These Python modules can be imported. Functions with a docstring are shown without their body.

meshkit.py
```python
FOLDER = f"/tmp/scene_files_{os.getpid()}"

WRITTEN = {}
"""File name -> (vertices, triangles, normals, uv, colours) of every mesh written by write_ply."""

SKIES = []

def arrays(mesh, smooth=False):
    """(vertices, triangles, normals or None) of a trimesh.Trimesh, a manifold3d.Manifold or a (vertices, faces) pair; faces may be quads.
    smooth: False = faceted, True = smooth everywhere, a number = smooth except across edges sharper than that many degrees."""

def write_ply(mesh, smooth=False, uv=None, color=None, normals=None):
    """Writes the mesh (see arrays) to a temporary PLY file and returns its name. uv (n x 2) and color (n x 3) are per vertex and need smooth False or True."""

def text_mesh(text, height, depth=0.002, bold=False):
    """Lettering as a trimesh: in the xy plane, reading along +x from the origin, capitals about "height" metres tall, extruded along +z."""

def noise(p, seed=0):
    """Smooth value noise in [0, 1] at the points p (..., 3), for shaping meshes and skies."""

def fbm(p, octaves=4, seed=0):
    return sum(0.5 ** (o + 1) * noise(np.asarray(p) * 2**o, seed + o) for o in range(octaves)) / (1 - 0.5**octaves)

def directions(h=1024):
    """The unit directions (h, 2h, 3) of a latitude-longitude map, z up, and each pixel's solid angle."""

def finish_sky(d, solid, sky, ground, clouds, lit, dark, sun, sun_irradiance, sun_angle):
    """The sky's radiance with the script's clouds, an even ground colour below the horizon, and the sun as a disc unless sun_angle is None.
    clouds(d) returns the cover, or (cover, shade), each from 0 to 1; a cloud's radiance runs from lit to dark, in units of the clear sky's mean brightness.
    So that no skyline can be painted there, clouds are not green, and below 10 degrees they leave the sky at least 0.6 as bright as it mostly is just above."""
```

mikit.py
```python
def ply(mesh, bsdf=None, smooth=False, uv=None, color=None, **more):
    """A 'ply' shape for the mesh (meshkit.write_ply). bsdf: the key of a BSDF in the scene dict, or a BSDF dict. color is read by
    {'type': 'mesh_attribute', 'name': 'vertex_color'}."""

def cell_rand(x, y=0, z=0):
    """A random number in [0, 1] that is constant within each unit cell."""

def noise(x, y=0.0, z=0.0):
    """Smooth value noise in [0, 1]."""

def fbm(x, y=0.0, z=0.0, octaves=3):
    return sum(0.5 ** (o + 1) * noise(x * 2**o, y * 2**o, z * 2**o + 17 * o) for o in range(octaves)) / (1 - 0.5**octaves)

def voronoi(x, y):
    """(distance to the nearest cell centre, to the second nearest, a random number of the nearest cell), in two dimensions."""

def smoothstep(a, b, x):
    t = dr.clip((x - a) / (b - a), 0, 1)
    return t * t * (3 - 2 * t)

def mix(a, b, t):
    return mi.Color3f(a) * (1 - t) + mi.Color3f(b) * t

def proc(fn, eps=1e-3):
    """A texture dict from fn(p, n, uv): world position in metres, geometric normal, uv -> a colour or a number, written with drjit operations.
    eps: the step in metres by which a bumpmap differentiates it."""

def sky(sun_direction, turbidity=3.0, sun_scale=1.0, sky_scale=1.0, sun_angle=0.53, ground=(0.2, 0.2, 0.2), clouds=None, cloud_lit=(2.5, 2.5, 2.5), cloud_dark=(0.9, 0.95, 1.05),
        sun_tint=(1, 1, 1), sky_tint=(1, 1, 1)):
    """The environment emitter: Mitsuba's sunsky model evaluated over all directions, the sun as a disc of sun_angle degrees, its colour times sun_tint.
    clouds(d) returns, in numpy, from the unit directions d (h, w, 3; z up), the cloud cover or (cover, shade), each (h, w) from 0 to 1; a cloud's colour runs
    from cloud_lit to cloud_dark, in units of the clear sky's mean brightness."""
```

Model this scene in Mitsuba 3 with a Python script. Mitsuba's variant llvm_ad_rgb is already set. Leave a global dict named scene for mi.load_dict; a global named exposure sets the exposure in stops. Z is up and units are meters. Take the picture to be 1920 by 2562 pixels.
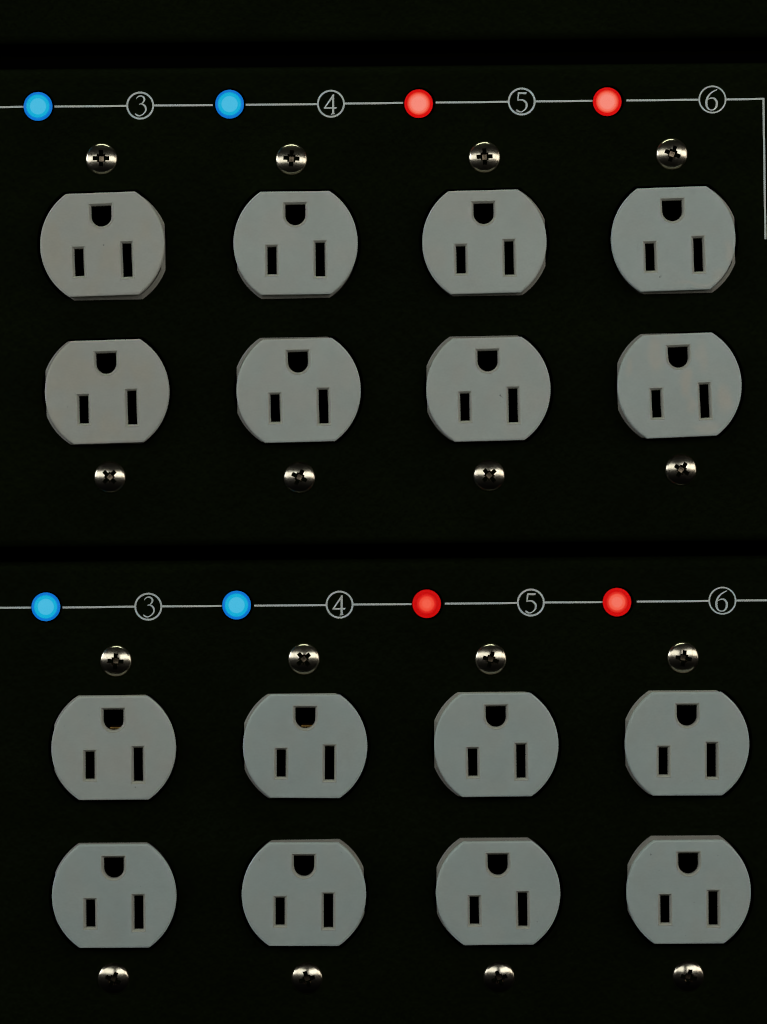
import math, random
import numpy as np, trimesh, manifold3d as m3, shapely
import drjit as dr
import mitsuba as mi
import mikit
from shapely.geometry import Polygon, Point, MultiPoint, LineString
from shapely.ops import unary_union

random.seed(4); np.random.seed(4)
scene, labels = {}, {}
T = mi.ScalarTransform4f
MM = 0.001
PX = 9.12                    # photograph pixels per millimetre on the panel


# ------------------------------------------------------------------ camera, lamps, exposure
DIST = 0.72
WIDTH = 1920 / PX * MM
scene['camera'] = {
    'type': 'perspective', 'fov': math.degrees(2 * math.atan(WIDTH / 2 / DIST)), 'fov_axis': 'x',
    'near_clip': 0.05, 'far_clip': 20.0,
    'to_world': T().look_at(origin=[0, -DIST, 0], target=[0, 0, 0], up=[0, 0, 1])}
exposure = 0.0


def lamp(key, centre, half_w, half_h, rgb, label, aim=(0, 0, 0), up=(0, 0, 1), category='lamp'):
    scene[key] = {'type': 'rectangle', 'to_world': T().look_at(origin=list(centre), target=list(aim), up=list(up)) @ T().scale([half_w, half_h, 1]),
                  'bsdf': {'type': 'diffuse', 'reflectance': {'type': 'rgb', 'value': [0.3, 0.3, 0.3]}},
                  'emitter': {'type': 'area', 'radiance': {'type': 'rgb', 'value': list(rgb)}}}
    labels[key] = {'label': label, 'category': category}


# windows of the dark room behind the photographer, a side window and a strip of daylight high above
lamp('window_pane', (-0.38, -0.80, 0.20), 0.31, 0.155, (1.50, 1.60, 1.52), 'wide bright window pane behind the photographer to the left', category='window')
lamp('window_pane_001', (0.41, -0.80, 0.20), 0.32, 0.155, (1.98, 2.08, 1.96), 'wide bright window pane behind the photographer to the right', category='window')
lamp('window_pane_002', (-0.86, -0.50, 0.19), 0.26, 0.155, (1.75, 1.85, 1.85), 'tall bright window pane on the left side of the room', category='window')
lamp('window_pane_003', (0.88, -0.46, 0.16), 0.26, 0.150, (2.25, 2.20, 1.98), 'tall warm window pane on the right side of the room', category='window')
lamp('window_pane_004', (-1.20, -0.10, 0.28), 0.12, 0.20, (6.6, 7.3, 7.2), 'narrow bright side window far to the left of the panel', category='window')
lamp('window_pane_005', (1.30, -0.09, 0.22), 0.07, 0.36, (2.6, 2.6, 2.3), 'narrow dim side window far to the right of the panel', category='window')
lamp('ceiling_lamp', (-0.05, -0.10, 0.74), 0.25, 0.040, (5.8, 6.9, 5.2), 'long pale ceiling lamp high above the panel', up=(0, 1, 0))


# ------------------------------------------------------------------ helpers
def rgb(*v):
    return {'type': 'rgb', 'value': list(v)}


def w(px, py):
    """millimetres on the panel of a photograph pixel: the panel is square to the camera."""
    return (px - 960) / PX, (1281 - py) / PX


def frame(x, z, out=0.0, rot=0.0, tilt=(0, 0)):
    """local millimetre-frame (x right, y up, z out of the panel) -> world."""
    m = T().translate([x * MM, -out * MM, z * MM]).rotate([1, 0, 0], 90).rotate([0, 0, 1], rot)
    if tilt[0]: m = m.rotate([1, 0, 0], tilt[0])
    if tilt[1]: m = m.rotate([0, 1, 0], tilt[1])
    return m


def put(key, d, to_world, label=None):
    scene[key] = {**d, 'to_world': to_world}
    if label: labels[key] = {'label': label}


def mesh_mm(mesh, bsdf, smooth=False, **k):
    if hasattr(mesh, 'to_mesh'):
        g = mesh.to_mesh()
        mesh = trimesh.Trimesh(np.array(g.vert_properties[:, :3]), np.array(g.tri_verts), process=False)
    mesh = mesh.copy()
    mesh.apply_scale(MM)
    return mikit.ply(mesh, bsdf, smooth=smooth, **k)


def loops(poly):
    return [np.array(poly.exterior.coords)[:-1]] + [np.array(i.coords)[:-1] for i in poly.interiors]


def extrude(poly, z0, z1):
    polys = getattr(poly, 'geoms', [poly])
    out = None
    for p in polys:
        cs = m3.CrossSection([l.tolist() for l in loops(p)], m3.FillRule.EvenOdd)
        e = cs.extrude(z1 - z0).translate((0, 0, z0))
        out = e if out is None else out + e
    return out


def loft(levels):
    """closed solid through rings (n x 2 arrays of equal length) at heights z, bottom to top."""
    n = len(levels[0][0])
    v = np.vstack([np.column_stack([r, np.full(n, z)]) for r, z in levels])
    f = []
    for k in range(len(levels) - 1):
        for i in range(n):
            a, b = k * n + i, k * n + (i + 1) % n
            f += [[a, b, b + n], [a, b + n, a + n]]
    for k, flip in ((0, True), (len(levels) - 1, False)):
        tri = trimesh.creation.triangulate_polygon(Polygon(levels[k][0]), engine='earcut')
        vv, ff = tri
        # map the triangulation's vertices back on the ring
        idx = [int(np.argmin(((levels[k][0] - p) ** 2).sum(1))) + k * n for p in vv]
        for t in ff:
            t = [idx[j] for j in t]
            a, b, c = (v[j][:2] for j in t)
            ccw = (b[0] - a[0]) * (c[1] - a[1]) - (b[1] - a[1]) * (c[0] - a[0]) > 0
            f.append(t if ccw != flip else t[::-1])
    return trimesh.Trimesh(v, np.array(f), process=False)


def ring_wall(levels):
    """open strip through rings, facing inwards if the rings run clockwise."""
    n = len(levels[0][0])
    v = np.vstack([np.column_stack([r, np.full(n, z)]) for r, z in levels])
    f = []
    for k in range(len(levels) - 1):
        for i in range(n):
            a, b = k * n + i, k * n + (i + 1) % n
            f += [[a, b + n, b], [a, a + n, b + n]]
    return trimesh.Trimesh(v, np.array(f), process=False)


def lathe(profile, n=48):
    """solid of revolution about z from (r, z) points, from the axis at the bottom to the axis at the top."""
    a = np.linspace(0, 2 * np.pi, n, endpoint=False)
    prof = [p for p in profile]
    v, f, rows = [], [], []
    for r, z in prof:
        if r < 1e-6:
            rows.append([len(v)]); v.append([0, 0, z])
        else:
            rows.append(list(range(len(v), len(v) + n)))
            v += [[r * math.cos(t), r * math.sin(t), z] for t in a]
    for A, B in zip(rows, rows[1:]):
        for i in range(n):
            j = (i + 1) % n
            if len(A) == 1 and len(B) > 1: f.append([A[0], B[j], B[i]])
            elif len(B) == 1 and len(A) > 1: f.append([A[i], A[j], B[0]])
            elif len(A) > 1: f += [[A[i], A[j], B[j]], [A[i], B[j], B[i]]]
    return trimesh.Trimesh(np.array(v), np.array(f), process=False)


# ------------------------------------------------------------------ materials
def panel_colour(p, n, uv):
    g = 0.5 * mikit.noise(p.x * 2600, p.y * 2600, p.z * 2600) + 0.5 * mikit.noise(p.x * 1100, p.y * 1100, p.z * 1100)
    h = mikit.fbm(p.x * 60 + 3, p.y * 60, p.z * 60, octaves=3)
    k = (0.55 + 0.9 * g) * (0.8 + 0.4 * h)
    return mi.Color3f(0.0046, 0.0066, 0.0019) * k


def panel_bump(p, n, uv):
    return mikit.noise(p.x * 3300, p.y * 3300, p.z * 3300) * 0.00003


scene['black_coat'] = {'type': 'twosided', 'bsdf': {'type': 'principled', 'base_color': mikit.proc(panel_colour), 'roughness': 0.62, 'specular': 0.008}}
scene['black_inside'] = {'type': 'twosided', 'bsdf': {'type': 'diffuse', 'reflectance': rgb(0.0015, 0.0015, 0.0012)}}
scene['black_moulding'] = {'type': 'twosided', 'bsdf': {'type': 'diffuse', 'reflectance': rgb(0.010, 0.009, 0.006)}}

# specks and scratches of dirt: photograph pixel, radius in mm, strength
SPECKS = [(264.5, 617.5, 0.17, .75), (1647, 696.5, 0.20, .8), (1649.5, 694.5, 0.16, .7), (1652, 692.5, 0.13, .5), (1250, 990.5, 0.22, .65), (1252, 993, 0.17, .6), (1256, 995.5, 0.14, .45), (1251.6, 1009, 0.14, .4),
          (227.5, 1785, 0.16, .35), (167, 1813, 0.18, .3), (343.2, 1965.5, 0.2, .5), (356, 2212, 0.14, .3), (150.5, 2302, 0.25, .35),
          (651, 2145.5, 0.2, .75), (855, 2128, 0.2, .4), (1624.5, 2132.5, 0.2, .75), (1732, 2251, 0.16, .45), (1710.5, 2333, 0.2, .35), (1749, 2346, 0.16, .35), (1766, 2297, 0.14, .4),
          (1645, 2172, 0.14, .3), (1791, 2135, 0.14, .35), (1342, 2299, 0.18, .3), (1637, 1923, 0.14, .25), (1728, 1950, 0.16, .2), (175, 1020, 0.14, .35)]


def specks(p):
    k = mi.Float(1.0)
    for px, py, r, s in SPECKS:
        x, z = w(px, py)
        d = dr.sqrt(dr.square(p.x - x * MM) + dr.square(p.z - z * MM)) + (mikit.noise(p.x * 5000, p.z * 5000) - 0.5) * 0.00016
        k = k * (1 - s * (1 - mikit.smoothstep(r * MM * 0.55, r * MM * 1.15, d)))
    return k


# pale rubbed smudges: photograph pixel, half width, half height in pixels, strength
SMUDGES = [(1638, 888, 24, 48, .8), (1750, 893, 16, 48, .6), (1712, 960, 22, 44, .9), (1723, 1012, 17, 32, .8), (1806, 996, 26, 44, .9), (1762, 1066, 32, 13, .8), (1572, 920, 9, 27, .6), (1665, 850, 40, 14, .4),
           (1817, 635, 12, 34, .7), (1742, 713, 62, 9, .6), (1792, 690, 24, 16, .6), (1690, 545, 30, 14, .25)]


def smudges(p):
    k = mi.Float(0.0)
    wx, wz = mikit.noise(p.x * 420 + 5, p.z * 420) - 0.5, mikit.noise(p.x * 420, p.z * 420 + 9) - 0.5
    for px, py, rx, ry, s in SMUDGES:
        x, z = w(px, py)
        d = dr.sqrt(dr.square((p.x - x * MM + wx * 0.0018) / (rx / PX * MM)) + dr.square((p.z - z * MM + wz * 0.0026) / (ry / PX * MM)))
        k = dr.maximum(k, s * (1 - mikit.smoothstep(0.35, 1.25, d)))
    return k * (0.7 + 0.6 * mikit.noise(p.x * 700, p.z * 330))


def plastic(base, stain, amount, rubbed=None, fine=0.04):
    def fn(p, n, uv):
        g = mikit.noise(p.x * 2700, p.y * 2700, p.z * 2700)
        h = mikit.fbm(p.x * 110 + 7, p.y * 110, p.z * 70 + 3, octaves=4)
        b = mikit.fbm(p.x * 200 + 11, p.y * 160, p.z * 130 + 5, octaves=3)
        m = amount * mikit.smoothstep(0.36, 0.74, b)
        c = mikit.mix(base, stain, dr.clip(m, 0, 1))
        if rubbed:
            c = mikit.mix(c, rubbed, dr.clip(smudges(p), 0, 1))
        return c * ((1 - fine) + 2 * fine * g) * (0.93 + 0.14 * h) * specks(p)
    return {'type': 'twosided', 'bsdf': {'type': 'principled', 'base_color': mikit.proc(fn), 'roughness': 0.46, 'specular': 0.38}}


scene['grey_plastic'] = plastic((0.478, 0.535, 0.515), (0.505, 0.525, 0.490), 0.5)
scene['warm_plastic'] = plastic((0.510, 0.540, 0.505), (0.540, 0.525, 0.480), 0.6)
scene['aged_plastic'] = plastic((0.502, 0.500, 0.456), (0.530, 0.490, 0.415), 0.75)
scene['blotched_plastic'] = plastic((0.490, 0.535, 0.510), (0.510, 0.530, 0.495), 0.5, (0.585, 0.555, 0.495))
scene['rim_plastic'] = {'type': 'twosided', 'bsdf': {'type': 'principled', 'base_color': rgb(0.455, 0.44, 0.385), 'roughness': 0.4, 'specular': 0.4}}
scene['collar_plastic'] = {'type': 'twosided', 'bsdf': {'type': 'principled', 'base_color': rgb(0.33, 0.31, 0.27), 'roughness': 0.45, 'specular': 0.35}}
scene['brass'] = {'type': 'twosided', 'bsdf': {'type': 'principled', 'base_color': rgb(0.75, 0.42, 0.12), 'metallic': 1.0, 'roughness': 0.3}}
scene['nickel'] = {'type': 'principled', 'base_color': rgb(0.66, 0.575, 0.455), 'metallic': 1.0, 'roughness': 0.20}
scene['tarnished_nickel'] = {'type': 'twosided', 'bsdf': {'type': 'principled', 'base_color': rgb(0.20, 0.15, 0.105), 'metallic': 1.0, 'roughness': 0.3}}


def ink(p, n, uv):
    g = mikit.noise(p.x * 2400, p.y * 2400, p.z * 2400)
    h = mikit.noise(p.x * 260, 0, p.z * 260)
    return mikit.mix((0.72, 0.80, 0.80), (0.80, 0.79, 0.74), h) * (0.9 + 0.16 * g)


scene['white_ink'] = {'type': 'twosided', 'bsdf': {'type': 'diffuse', 'reflectance': mikit.proc(ink)}}


# ------------------------------------------------------------------ shapes of one outlet
def face_ring(r=17.05, flat=14.2, side=None, n=40):
    """outline of a receptacle face, anticlockwise: a circle cut by two flats (and by upright sides)."""
    s = Point(0, 0).buffer(r, quad_segs=n)
    s = s.intersection(shapely.box(-(side or 99), -flat, side or 99, flat))
    s = shapely.geometry.polygon.orient(s, 1.0)
    return np.array(s.exterior.coords)[:-1]


def scaled_in(ring, d):
    p = shapely.geometry.polygon.orient(Polygon(ring).buffer(-d, join_style='mitre'), 1.0)
    q = np.array(p.exterior.coords)[:-1]
    return q


def hull_levels(levels):
    """convex solid through outlines at heights."""
    pts = np.vstack([np.column_stack([r, np.full(len(r), z)]) for r, z in levels])
    return m3.Manifold.hull_points(pts.tolist())


def d_shape(x0, x1, top, bottom, n=20):
    r = (x1 - x0) / 2
    cx = (x0 + x1) / 2
    a = np.linspace(np.pi, 2 * np.pi, n)
    pts = [(x1, top), (x0, top)] + [(cx + r * math.cos(t), bottom + r + r * math.sin(t)) for t in a]
    return np.array(pts)


def box_shape(x0, x1, top, bottom):
    return np.array([(x1, top), (x0, top), (x0, bottom), (x1, bottom)])


CH = 0.56     # width of the sloped rim round a hole
def hole(name, m):
    """outline of one hole, m mm outside its inner edge."""
    if name == 'ground_hole': return d_shape(-2.74 - m, 2.74 + m, 10.55 + m, 4.95 - m)
    if name == 'slot': return box_shape(-7.75 - m, -5.25 + m, -0.95 + m, -8.35 - m)
    return box_shape(5.42 - m, 7.92 + m, 0.05 + m, -9.05 - m)


HOLES = {k: (hole(k, 0), hole(k, CH)) for k in ('ground_hole', 'slot', 'slot_001')}
OUT = 5.0     # how far the face stands out of the panel
outline = face_ring(16.97, 14.14)
face = hull_levels([(scaled_in(outline, 0.12), OUT - 1.9), (outline, OUT - 1.7), (outline, OUT - 0.50), (scaled_in(outline, 0.15), OUT - 0.16), (scaled_in(outline, 0.48), OUT)])
for inner, outer in HOLES.values():
    face = face - extrude(Polygon(outer), -5, OUT + 2)
FACES = {k: mesh_mm(face, k, smooth=28) for k in ('grey_plastic', 'warm_plastic', 'aged_plastic', 'blotched_plastic')}
RIMS, WELLS = {}, {}
for k, (inner, outer) in HOLES.items():
    RIMS[k] = mesh_mm(ring_wall([(hole(k, CH + 0.17), OUT - 0.05), (hole(k, CH + 0.12), OUT + 0.05), (hole(k, CH + 0.02), OUT + 0.08), (hole(k, CH - 0.08), OUT + 0.02), (hole(k, 0.16), OUT - 0.55), (inner, OUT - 0.85), (inner, OUT - 1.75)]), 'rim_plastic', smooth=32)
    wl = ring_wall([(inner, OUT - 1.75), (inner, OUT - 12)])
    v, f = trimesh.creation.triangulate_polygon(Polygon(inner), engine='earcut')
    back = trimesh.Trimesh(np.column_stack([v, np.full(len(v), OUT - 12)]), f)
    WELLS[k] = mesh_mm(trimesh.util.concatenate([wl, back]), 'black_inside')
contact = trimesh.creation.box([3.0, 0.35, 5.5]); contact.apply_translation([0.35, 5.45, OUT - 5.2])
CONTACT = mesh_mm(contact, 'brass')
cr = face_ring(17.0, 14.25, 15.8)
collar = hull_levels([(cr, -7.0), (cr, 1.2), (scaled_in(cr, 0.95), 2.55)]) - extrude(Polygon(scaled_in(cr, 1.0)), 0.3, OUT) + extrude(Polygon(scaled_in(cr, 3.0)), 0.2, 2.3)
for inner, outer in HOLES.values():
    collar = collar - extrude(Polygon(outer).buffer(0.8), -9, OUT)
COLLAR = mesh_mm(collar, 'collar_plastic', smooth=28)
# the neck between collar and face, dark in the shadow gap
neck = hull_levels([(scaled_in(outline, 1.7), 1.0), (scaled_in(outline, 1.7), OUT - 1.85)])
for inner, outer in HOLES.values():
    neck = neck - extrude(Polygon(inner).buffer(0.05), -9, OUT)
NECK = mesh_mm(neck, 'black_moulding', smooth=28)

# ------------------------------------------------------------------ where things stand, in photograph pixels
NUM = '3456'
ORD = ('first', 'second', 'third', 'fourth')
OUTLETS = [  # x, y, turn, collar dx, dy (mm), collar turn
    [(255.6, 610.9, 2.0, 1.25, -0.85, 1.0), (739.9, 607.5, 0.7, -0.35, -0.80, 1.2), (1212.8, 604.9, 1.4, 0.85, -0.35, 0.9), (1685.9, 597.0, 2.05, 1.1, -0.60, 1.2)],
    [(267.5, 979.7, 1.8, -0.95, -0.10, 1.5), (747.5, 976.7, 1.4, -1.1, 0.35, 1.0), (1223.0, 974.2, 1.4, -1.05, 0.45, 1.0), (1701.4, 964.7, 2.5, -1.0, 0.15, 1.2)],
    [(283.6, 1872.6, 0.4, -0.45, 0.15, 0.6), (763.8, 1868.0, -0.3, -0.9, 0.10, 0.8), (1242.5, 1865.0, 0.7, -1.15, 0.22, 0.4), (1720.5, 1861.9, 0.2, -0.95, 0.30, 0.4)],
    [(285.2, 2243.3, 0.5, -0.35, 0.20, 0.6), (760.5, 2239.0, 0.0, 0.65, 0.60, 1.0), (1247.3, 2236.2, 0.6, -1.0, 0.80, 0.5), (1724.8, 2233.0, 0.5, -0.8, 1.05, 0.5)]]
SCREWS = [
    [(253.1, 395.8, 0), (729.3, 396.7, -4), (1213.2, 391.4, 3), (1683.0, 383.6, -20)],
    [(274.3, 1193.5, 45), (749.4, 1194, -25), (1224.9, 1189.2, 42), (1705.7, 1175.0, -32)],
    [(289.3, 1654.6, -3), (760.3, 1649.9, 40), (1229.0, 1650.1, -15), (1711.0, 1646.5, -8)],
    [(283.1, 2450.9, -25), (768.2, 2450, 16), (1249.7, 2447.6, 20), (1723.8, 2445, -10)]]
LIGHTS = [[(94.5, 264.8), (574.4, 259.2), (1048.1, 257.9), (1520.5, 253.0)], [(114.1, 1518.5), (592.0, 1514.2), (1068.2, 1511.0), (1545.0, 1506.8)]]
BADGES = [[(350.9, 263.7), (828.4, 259.1), (1305.9, 253.5), (1783.3, 248.4)], [(371.2, 1518.0), (850.0, 1512.8), (1328.8, 1507.6), (1808.3, 1502.9)]]
LINES = [  # polylines of the printed line, per panel
    [[(-40, 268.2), (60, 266.8)], [(136, 266), (318, 264.5)], [(384, 263.4), (533, 262.4)], [(615, 261.8), (795, 259.9)], [(862, 258.5), (1009, 257)], [(1090.4, 256), (1273, 254.3)],
     [(1339, 253.1), (1485, 251.9)], [(1568, 250.7), (1750, 249.1)], [(1816, 248.3), (1911, 246.9), (1916, 598)]],
    [[(-40, 1521.3), (78, 1520.3)], [(156.3, 1520), (338, 1518)], [(404, 1517), (555, 1516.2)], [(636, 1515.5), (817, 1513.8)], [(883, 1512.4), (1031, 1511.4)], [(1113.5, 1510.5), (1297, 1508.6)],
     [(1361, 1507.3), (1511, 1506.3)], [(1594, 1505.3), (1775, 1503.6)], [(1841, 1502.5), (1990, 1501.2)]]]
SOCKET_HOLE = face_ring(17.9, 14.75)

# ------------------------------------------------------------------ the panels of the rack units (the setting)
TURN = 0.50   # the units lean by this many degrees in the picture


def unit_panel(y_top_px, y_bot_px, row):
    """front panel whose top and bottom edges cross the picture's middle at these pixels, with all holes cut through."""
    _, zt = w(960, y_top_px)
    _, zb = w(960, y_bot_px)
    H, D = zt - zb, 9.0
    pts = []
    for sx in (-150, 150):
        for R, sg in ((3.2, 1), (2.3, -1)):
            yy = sg * (H / 2 - R)
            for t in np.linspace(0, 90, 7):
                pts.append((sx, yy + sg * R * math.sin(math.radians(t)), -R + R * math.cos(math.radians(t))))
            pts.append((sx, yy + sg * R, -D))
    body = m3.Manifold.hull_points(pts)
    pts2 = [(a, b * (H / 2 - 2.0) / (H / 2), c - 2.0) for a, b, c in pts]
    shell = body - m3.Manifold.hull_points([(a * 0.99, max(-H / 2 + 2, min(H / 2 - 2, b)), -2.0 if c > -3 else -D - 1) for a, b, c in pts])
    cz = (zt + zb) / 2
    c, s = math.cos(math.radians(-TURN)), math.sin(math.radians(-TURN))

    def local(px, py):
        x, z = w(px, py)
        z -= cz
        return x * c - z * s, x * s + z * c
    if row is not None:
        for r in (2 * row, 2 * row + 1):
            for x, y, t, *_ in OUTLETS[r]:
                h = extrude(Polygon(SOCKET_HOLE), -4, 2).rotate((0, 0, t - TURN)).translate((*local(x, y), 0))
                shell = shell - h
        for x, y in LIGHTS[row]:
            shell = shell - m3.Manifold.cylinder(6, 4.35, 4.35, 48).translate((*local(x + 2.0, y), -4))
    return shell, frame(0, cz, 0, TURN)


PANELS = [(-560, 99, None, 'plain black panel of the unit along the top edge, above the first dark gap'),
          (160, 1362, 0, 'black front panel between the two dark gaps, its printed line turning a corner'),
          (1400, 2700, 1, 'black front panel below the lower dark gap, its printed line running straight across')]
for i, (a, b, row, lab) in enumerate(PANELS):
    key = 'front_panel' + (f'_{i:03d}' if i else '')
    shell, m = unit_panel(a, b, row)
    put(key, mesh_mm(shell, 'black_coat', smooth=30), m)
    labels[key] = {'label': lab, 'category': 'panel', 'kind': 'structure', 'group': 'black front panels of the stacked rack units'}
back = trimesh.creation.box([300, 420, 2]); back.apply_translation([0, 0, -26])
put('rack_back', mesh_mm(back, 'black_inside'), frame(0, 0, 0, 0))
labels['rack_back'] = {'label': 'black depth of the rack seen through the gaps between the panels', 'category': 'rack', 'kind': 'structure'}

# ------------------------------------------------------------------ print on the panels: flat ink, a tenth of a millimetre thick
INK0, INK1 = 0.004, 0.075


def stroke(pts):
    """polygon of a pen stroke through (x, y, width) points, smoothly joined."""
    p = np.array(pts, float)
    t = np.arange(len(p))
    from scipy.interpolate import PchipInterpolator, CubicSpline
    u = np.linspace(0, len(p) - 1, (len(p) - 1) * 7 + 1)
    xy = CubicSpline(t, p[:, :2])(u) if len(p) > 3 else np.column_stack([np.interp(u, t, p[:, k]) for k in (0, 1)])
    wd = PchipInterpolator(t, p[:, 2])(u)
    dots = [Point(*q).buffer(s / 2, quad_segs=6) for q, s in zip(xy, wd)]
    return unary_union([unary_union([a, b]).convex_hull for a, b in zip(dots, dots[1:])])


def straight(pts):
    return Polygon(pts)


# digits of an old-style face, drawn in enlarged pixels about the centre of their circle (y down)
G3 = (10.36, (735, 660), lambda: [stroke([(637, 490, 12), (660, 447, 22), (710, 415, 30), (765, 412, 38), (815, 437, 44), (842, 485, 48), (838, 532, 44), (812, 572, 30), (772, 604, 16)]),
                                 stroke([(712, 628, 18), (740, 617, 26), (775, 618, 34), (820, 637, 42), (862, 680, 48), (883, 735, 48), (878, 795, 42), (848, 847, 34), (798, 892, 26), (745, 918, 32), (690, 922, 38), (645, 903, 38), (614, 882, 34)])])
G4 = (11.84, (810, 700), lambda: [straight([(862, 428), (905, 418), (905, 470), (645, 822), (598, 850), (606, 812)]), straight([(850, 432), (903, 418), (906, 985), (842, 985), (842, 520)]),
                                 straight([(598, 850), (606, 800), (992, 798), (962, 850)]), straight([(838, 970), (910, 965), (935, 1005), (805, 1022)])])
G5 = (11.84, (780, 752), lambda: [straight([(668, 472), (938, 472), (908, 534), (668, 530)]), straight([(668, 478), (715, 478), (684, 722), (644, 738)]),
                                 stroke([(660, 722, 30), (735, 702, 40), (810, 708, 50), (870, 745, 58), (915, 800, 62), (930, 860, 62), (915, 930, 54), (880, 985, 40), (830, 1030, 30), (770, 1058, 36), (710, 1055, 46), (655, 1028, 52), (632, 1012, 44)])])
G6 = (11.84, (750, 692), lambda: [stroke([(880, 402, 20), (840, 420, 36), (760, 462, 42), (685, 522, 46), (622, 602, 54), (586, 685, 62), (570, 770, 68), (577, 860, 66), (606, 938, 52), (660, 988, 40), (730, 1003, 32), (798, 985, 42), (850, 930, 56), (878, 855, 66),
                                          (882, 782, 66), (856, 714, 58), (802, 662, 50), (740, 648, 42), (680, 660, 32), (625, 684, 22)])])
badge_ring = {}
for i, (G, wid) in enumerate(((G3, 0.50), (G4, 0.50), (G5, 0.52), (G6, 0.42))):
    sc, (cx, cy), fn = G
    s = 1 / (sc * PX)
    shape = unary_union(fn())
    shape = shapely.affinity.affine_transform(shape, [s, 0, 0, -s, -cx * s, cy * s]).simplify(0.008)
    ringp = Point(0, 0).buffer(3.82, quad_segs=24).difference(Point(0, 0).buffer(3.82 - wid, quad_segs=24))
    badge_ring[i] = (mesh_mm(extrude(ringp, INK0, INK1), 'white_ink'), mesh_mm(extrude(shape, INK0, INK1), 'white_ink'))
for row in (0, 1):
    panel = f'front_panel_{row + 1:03d}'
    for i, pl in enumerate(LINES[row]):
        pts = [w(*q) for q in pl]
        shape = LineString(pts).buffer(0.275, cap_style='flat', join_style='mitre')
        put(panel + '__printed_line' + (f'_{i:03d}' if i else ''), mesh_mm(extrude(shape, INK0, INK1), 'white_ink'), frame(0, 0),
            'white printed line turning down at the corner' if row == 0 and i == 8 else None)
    for i, (x, y) in enumerate(BADGES[row]):
        key = panel + '__circled_number' + (f'_{i:03d}' if i else '')
        ringd, digit = badge_ring[i]
        put(key, ringd, frame(*w(x, y), 0, 0.6), f'white printed circle round the number {NUM[i]}')
        put(key + '__digit', digit, frame(*w(x, y), 0, 0.0), f'white printed {NUM[i]}')

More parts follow.
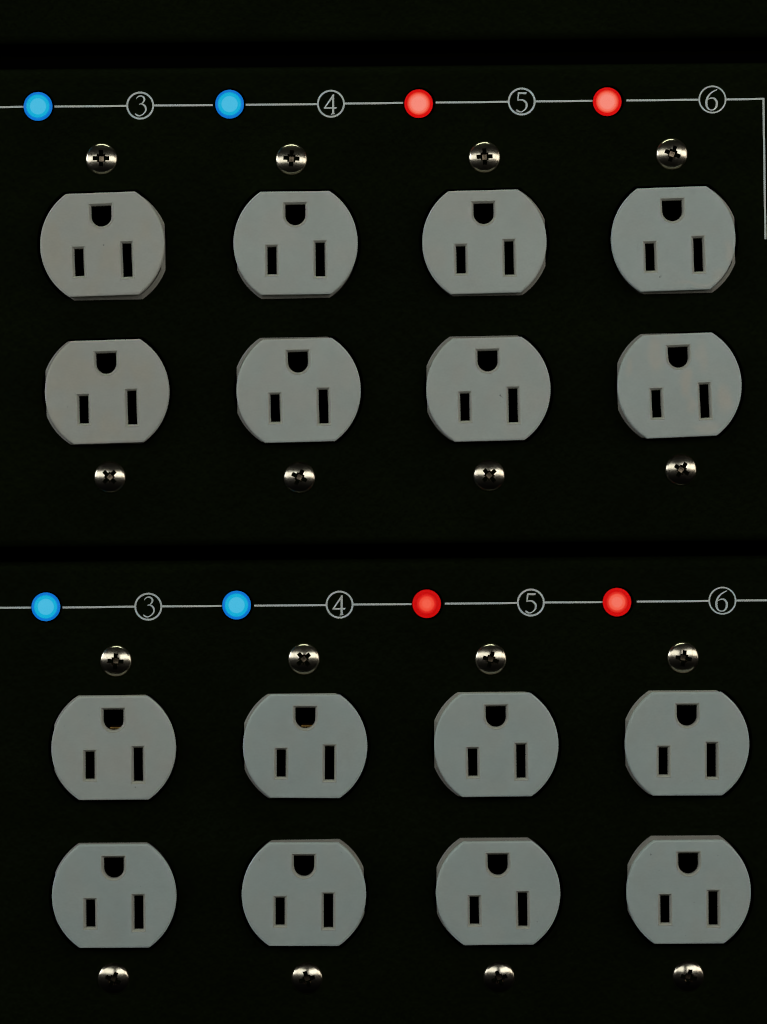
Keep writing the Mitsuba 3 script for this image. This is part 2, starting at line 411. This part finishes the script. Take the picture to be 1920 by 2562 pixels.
# ------------------------------------------------------------------ outlets
WHERE = [('upper', 'upper panel'), ('lower', 'upper panel'), ('upper', 'lower panel'), ('lower', 'lower panel')]
LOOK = {(0, 0): 'yellowed grey outlet with a central dark dot', (0, 1): 'clean grey outlet with collar showing below', (0, 2): 'grey outlet with collar showing on its right', (0, 3): 'grey outlet with a tiny dark tick mark',
        (1, 0): 'faintly yellowed grey outlet', (1, 1): 'clean grey outlet with collar showing at left', (1, 2): 'grey outlet with brown specks beside its long slot', (1, 3): 'grey outlet blotched with pinkish stains',
        (2, 0): 'grey outlet with brass glint in its ground hole', (2, 1): 'grey outlet with dull brass in its ground hole', (2, 2): 'clean grey outlet', (2, 3): 'clean grey outlet near the right edge',
        (3, 0): 'dim grey outlet', (3, 1): 'grey outlet with a dark dot on its shoulder', (3, 2): 'dim grey outlet with collar showing above', (3, 3): 'speckled grey outlet with collar showing along its top'}
COAT = {(0, 0): 'aged_plastic', (1, 0): 'aged_plastic', (0, 3): 'blotched_plastic', (1, 3): 'blotched_plastic', (0, 1): 'warm_plastic', (0, 2): 'warm_plastic', (1, 1): 'warm_plastic', (1, 2): 'warm_plastic', (2, 0): 'warm_plastic'}
n = 0
for r in range(4):
    for c in range(4):
        x, y, t, dx, dy, ct = OUTLETS[r][c]
        key = 'power_outlet' + (f'_{n:03d}' if n else ''); n += 1
        pos, unit = WHERE[r]
        labels[key] = {'label': f'{LOOK[(r, c)]}, {ORD[c]} from left in the {("top", "second", "third", "bottom")[r]} row', 'category': 'outlet', 'group': 'grey three-hole outlets in the black panels'}
        tl = (random.uniform(-0.6, 0.6), random.uniform(-0.6, 0.6))
        X, Z = w(x, y)
        near = 1 - OUT * MM / DIST      # the face stands nearer to the camera than the panel
        m = frame(X * near, Z * near, 0, t, tl)
        put(key + '__face', FACES[COAT.get((r, c), 'grey_plastic')], m)
        put(key + '__neck', NECK, m)
        k = 1 - 2.3 * MM / DIST
        put(key + '__collar', COLLAR, frame((X + dx) * k, (Z + dy) * k, 0, ct), None)
        for hname in HOLES:
            put(f'{key}__{hname}', RIMS[hname], m, {'slot': 'shorter slot', 'slot_001': 'longer slot'}.get(hname))
            put(f'{key}__{hname}__well', WELLS[hname], m)
        if r == 2 and c in (0, 1):
            put(f'{key}__ground_hole__contact', CONTACT, m, 'brass contact inside the ground hole')


# ------------------------------------------------------------------ screws: oval heads with a cross recess
# a low dome that rolls off steeply at its rim, (radius, height) from the rim to the middle
R_HEAD, R_FLAT, RC, ROLL, TOP = 4.38, 3.6, 8.0, 1.73, 2.1
a1 = math.asin(R_FLAT / RC)
DOME = [(R_FLAT + ROLL * (math.sin(a) - math.sin(a1)), TOP - RC + RC * math.cos(a1) - ROLL * (math.cos(a1) - math.cos(a))) for a in np.linspace(math.radians(62), a1, 9)]
DOME += [(RC * math.sin(a), TOP - RC + RC * math.cos(a)) for a in np.linspace(a1, 0, 18)[1:]]
DOME[-1] = (0, TOP)


def screw_head(turn):
    base, top = -0.25, DOME[-1][1]
    prof = [(0, base), (R_HEAD - 0.10, base), (R_HEAD, base + 0.1)] + DOME
    g = lathe(prof, 72)
    head = m3.Manifold(m3.Mesh(np.array(g.vertices, np.float32), np.array(g.faces, np.uint32)))
    arm = []
    for k in range(2):
        pts = [(sx * 2.3, sy * 0.58, top + 0.2) for sx in (-1, 1) for sy in (-1, 1)] + [(sx * 1.9, sy * 0.46, top - 2.75) for sx in (-1, 1) for sy in (-1, 1)]
        arm.append(m3.Manifold.hull_points(pts).rotate((0, 0, 90 * k)))
    ring4 = lambda r, z: [(r * math.cos(a), r * math.sin(a), z) for a in np.arange(4) * np.pi / 2 + np.pi / 4]
    floor = m3.Manifold.hull_points(ring4(0.95, top - 3.4) + ring4(0.95, top - 1.75)) - m3.Manifold.hull_points(ring4(1.0, top - 1.7) + [(0, 0, top - 1.85)])
    arm[0] = arm[0] - floor
    arm[1] = arm[1] - floor
    mid = m3.Manifold.hull_points(ring4(1.60, top + 0.2) + ring4(1.15, top - 2.4)) - floor
    return head - (arm[0] + arm[1] + mid)


g = screw_head(0).to_mesh()
g = trimesh.Trimesh(np.array(g.vert_properties[:, :3]), np.array(g.tri_verts), process=False)
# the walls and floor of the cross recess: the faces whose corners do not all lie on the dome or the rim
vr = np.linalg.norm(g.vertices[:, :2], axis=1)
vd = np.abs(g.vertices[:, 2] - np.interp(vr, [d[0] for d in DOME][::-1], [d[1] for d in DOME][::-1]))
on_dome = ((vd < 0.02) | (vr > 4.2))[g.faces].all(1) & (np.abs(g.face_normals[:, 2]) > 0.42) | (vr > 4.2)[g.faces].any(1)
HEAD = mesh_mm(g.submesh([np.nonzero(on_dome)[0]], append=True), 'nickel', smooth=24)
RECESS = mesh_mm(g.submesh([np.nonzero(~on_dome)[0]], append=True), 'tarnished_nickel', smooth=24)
n = 0
TILTS = [(0, 0), (-2, 1), (1, -1), (3, 2), (0, 0), (0, 0), (1, -1), (0, 2), (0, 0), (-1, 0), (1, -2), (2, 1), (1, 2), (0, 1), (2, -1), (2, 2)]
for r in range(4):
    for c in range(4):
        x, y, t = SCREWS[r][c]
        key = 'screw' + (f'_{n:03d}' if n else '')
        X, Z = (v * (1 - 1.4 * MM / DIST) for v in w(x, y))
        put(key + '__head', HEAD, frame(X, Z, 0, t, TILTS[n]))
        put(key + '__recess', RECESS, frame(X, Z, 0, t, TILTS[n]))
        labels[key] = {'label': f'domed cross-head screw {("above", "below")[r % 2]} the {ORD[c]} outlet pair from the left, {("upper", "lower")[r // 2]} panel', 'category': 'screw', 'group': 'domed screws holding the outlets'}
        n += 1

# ------------------------------------------------------------------ indicator lights: lens dome over a lit diode
LENS_R = 3.95
lens_prof = [(0, -0.4), (LENS_R - 0.15, -0.4), (LENS_R, -0.2), (LENS_R, 0.75), (LENS_R - 0.25, 1.05)]
a = np.linspace(math.radians(80), 0, 16)
lens_prof += [((LENS_R - 0.75) * math.sin(t), 1.0 + 1.75 * math.cos(t)) for t in a[:-1]] + [(0, 2.75)]
LENS = lathe(lens_prof, 56)


def disc(r0, r1, z):
    n = 48
    a = np.linspace(0, 2 * np.pi, n, endpoint=False)
    if r0 <= 0:
        v = [[0, 0, z]] + [[r1 * math.cos(t), r1 * math.sin(t), z] for t in a]
        f = [[0, 1 + i, 1 + (i + 1) % n] for i in range(n)]
    else:
        v = [[r0 * math.cos(t), r0 * math.sin(t), z] for t in a] + [[r1 * math.cos(t), r1 * math.sin(t), z] for t in a]
        f = []
        for i in range(n):
            j = (i + 1) % n
            f += [[i, n + i, n + j], [i, n + j, j]]
    return trimesh.Trimesh(np.array(v, float), np.array(f), process=False)


scene['blue_lens'] = {'type': 'roughdielectric', 'int_ior': 1.22, 'ext_ior': 1.0, 'alpha': 0.14, 'specular_reflectance': rgb(0.4, 0.4, 0.4), 'distribution': 'ggx'}
scene['red_lens'] = {'type': 'roughdielectric', 'int_ior': 1.20, 'ext_ior': 1.0, 'alpha': 0.42, 'specular_reflectance': rgb(0.25, 0.25, 0.25), 'distribution': 'ggx'}
# radius zones (mm) and radiance of each zone: diode, reflector cup, rim of the tinted body
BLUE = [(0, 2.0, (0.085, 0.72, 1.08)), (2.0, 2.9, (0.0, 0.62, 1.0)), (2.9, 3.25, (0.0, 0.33, 0.95)), (3.25, 3.8, (0.0, 0.25, 0.92))]
RED_A = [(0, 1.9, (1.34, 0.36, 0.27)), (1.9, 2.4, (1.34, 0.25, 0.165)), (2.4, 2.7, (1.3, 0.12, 0.06)), (2.7, 2.95, (1.15, 0.05, 0.02)), (2.95, 3.8, (0.98, 0.0, 0.0))]
RED_B = [(0, 1.2, (1.30, 0.16, 0.09)), (1.2, 1.9, (1.25, 0.10, 0.05)), (1.9, 2.4, (1.05, 0.015, 0.01)), (2.4, 3.8, (0.84, 0.0, 0.0))]
RED_C = [(0, 1.4, (1.30, 0.24, 0.16)), (1.4, 2.1, (1.30, 0.16, 0.09)), (2.1, 2.6, (1.1, 0.03, 0.015)), (2.6, 3.8, (0.90, 0.0, 0.0))]
LIT = [[(BLUE, 'blue', 'lit blue'), (BLUE, 'blue', 'lit blue'), (RED_A, 'red', 'brightly lit red'), (RED_A, 'red', 'brightly lit red')],
       [(BLUE, 'blue', 'lit blue'), (BLUE, 'blue', 'lit blue'), (RED_B, 'red', 'dimly lit red'), (RED_C, 'red', 'lit red')]]
n = 0
for row in (0, 1):
    for c in range(4):
        x, y = LIGHTS[row][c]
        zones, hue, word = LIT[row][c]
        key = 'indicator_light' + (f'_{n:03d}' if n else ''); n += 1
        labels[key] = {'label': f'{word} round indicator light, {ORD[c]} from the left on the {("upper", "lower")[row]} printed line', 'category': 'indicator light', 'group': f'{hue} indicator lights on the printed lines'}
        m = frame(*(v * (1 - 1.3 * MM / DIST) for v in w(x, y)), 0.1)
        put(key + '__lens', mesh_mm(LENS, hue + '_lens', smooth=40), m)
        for nm, (r0, r1, col) in zip(('diode', 'reflector', 'cup', 'body') if len(zones) == 4 else ('diode', 'reflector', 'reflector_001', 'cup', 'body'), zones):
            off = 0.0
            d = mesh_mm(disc(r0, r1, 0.45), {'type': 'diffuse', 'reflectance': rgb(0.02, 0.02, 0.02)})
            put(f'{key}__{nm}', {**d, 'emitter': {'type': 'area', 'sampling_weight': 0.02, 'radiance': rgb(*col)}}, m)
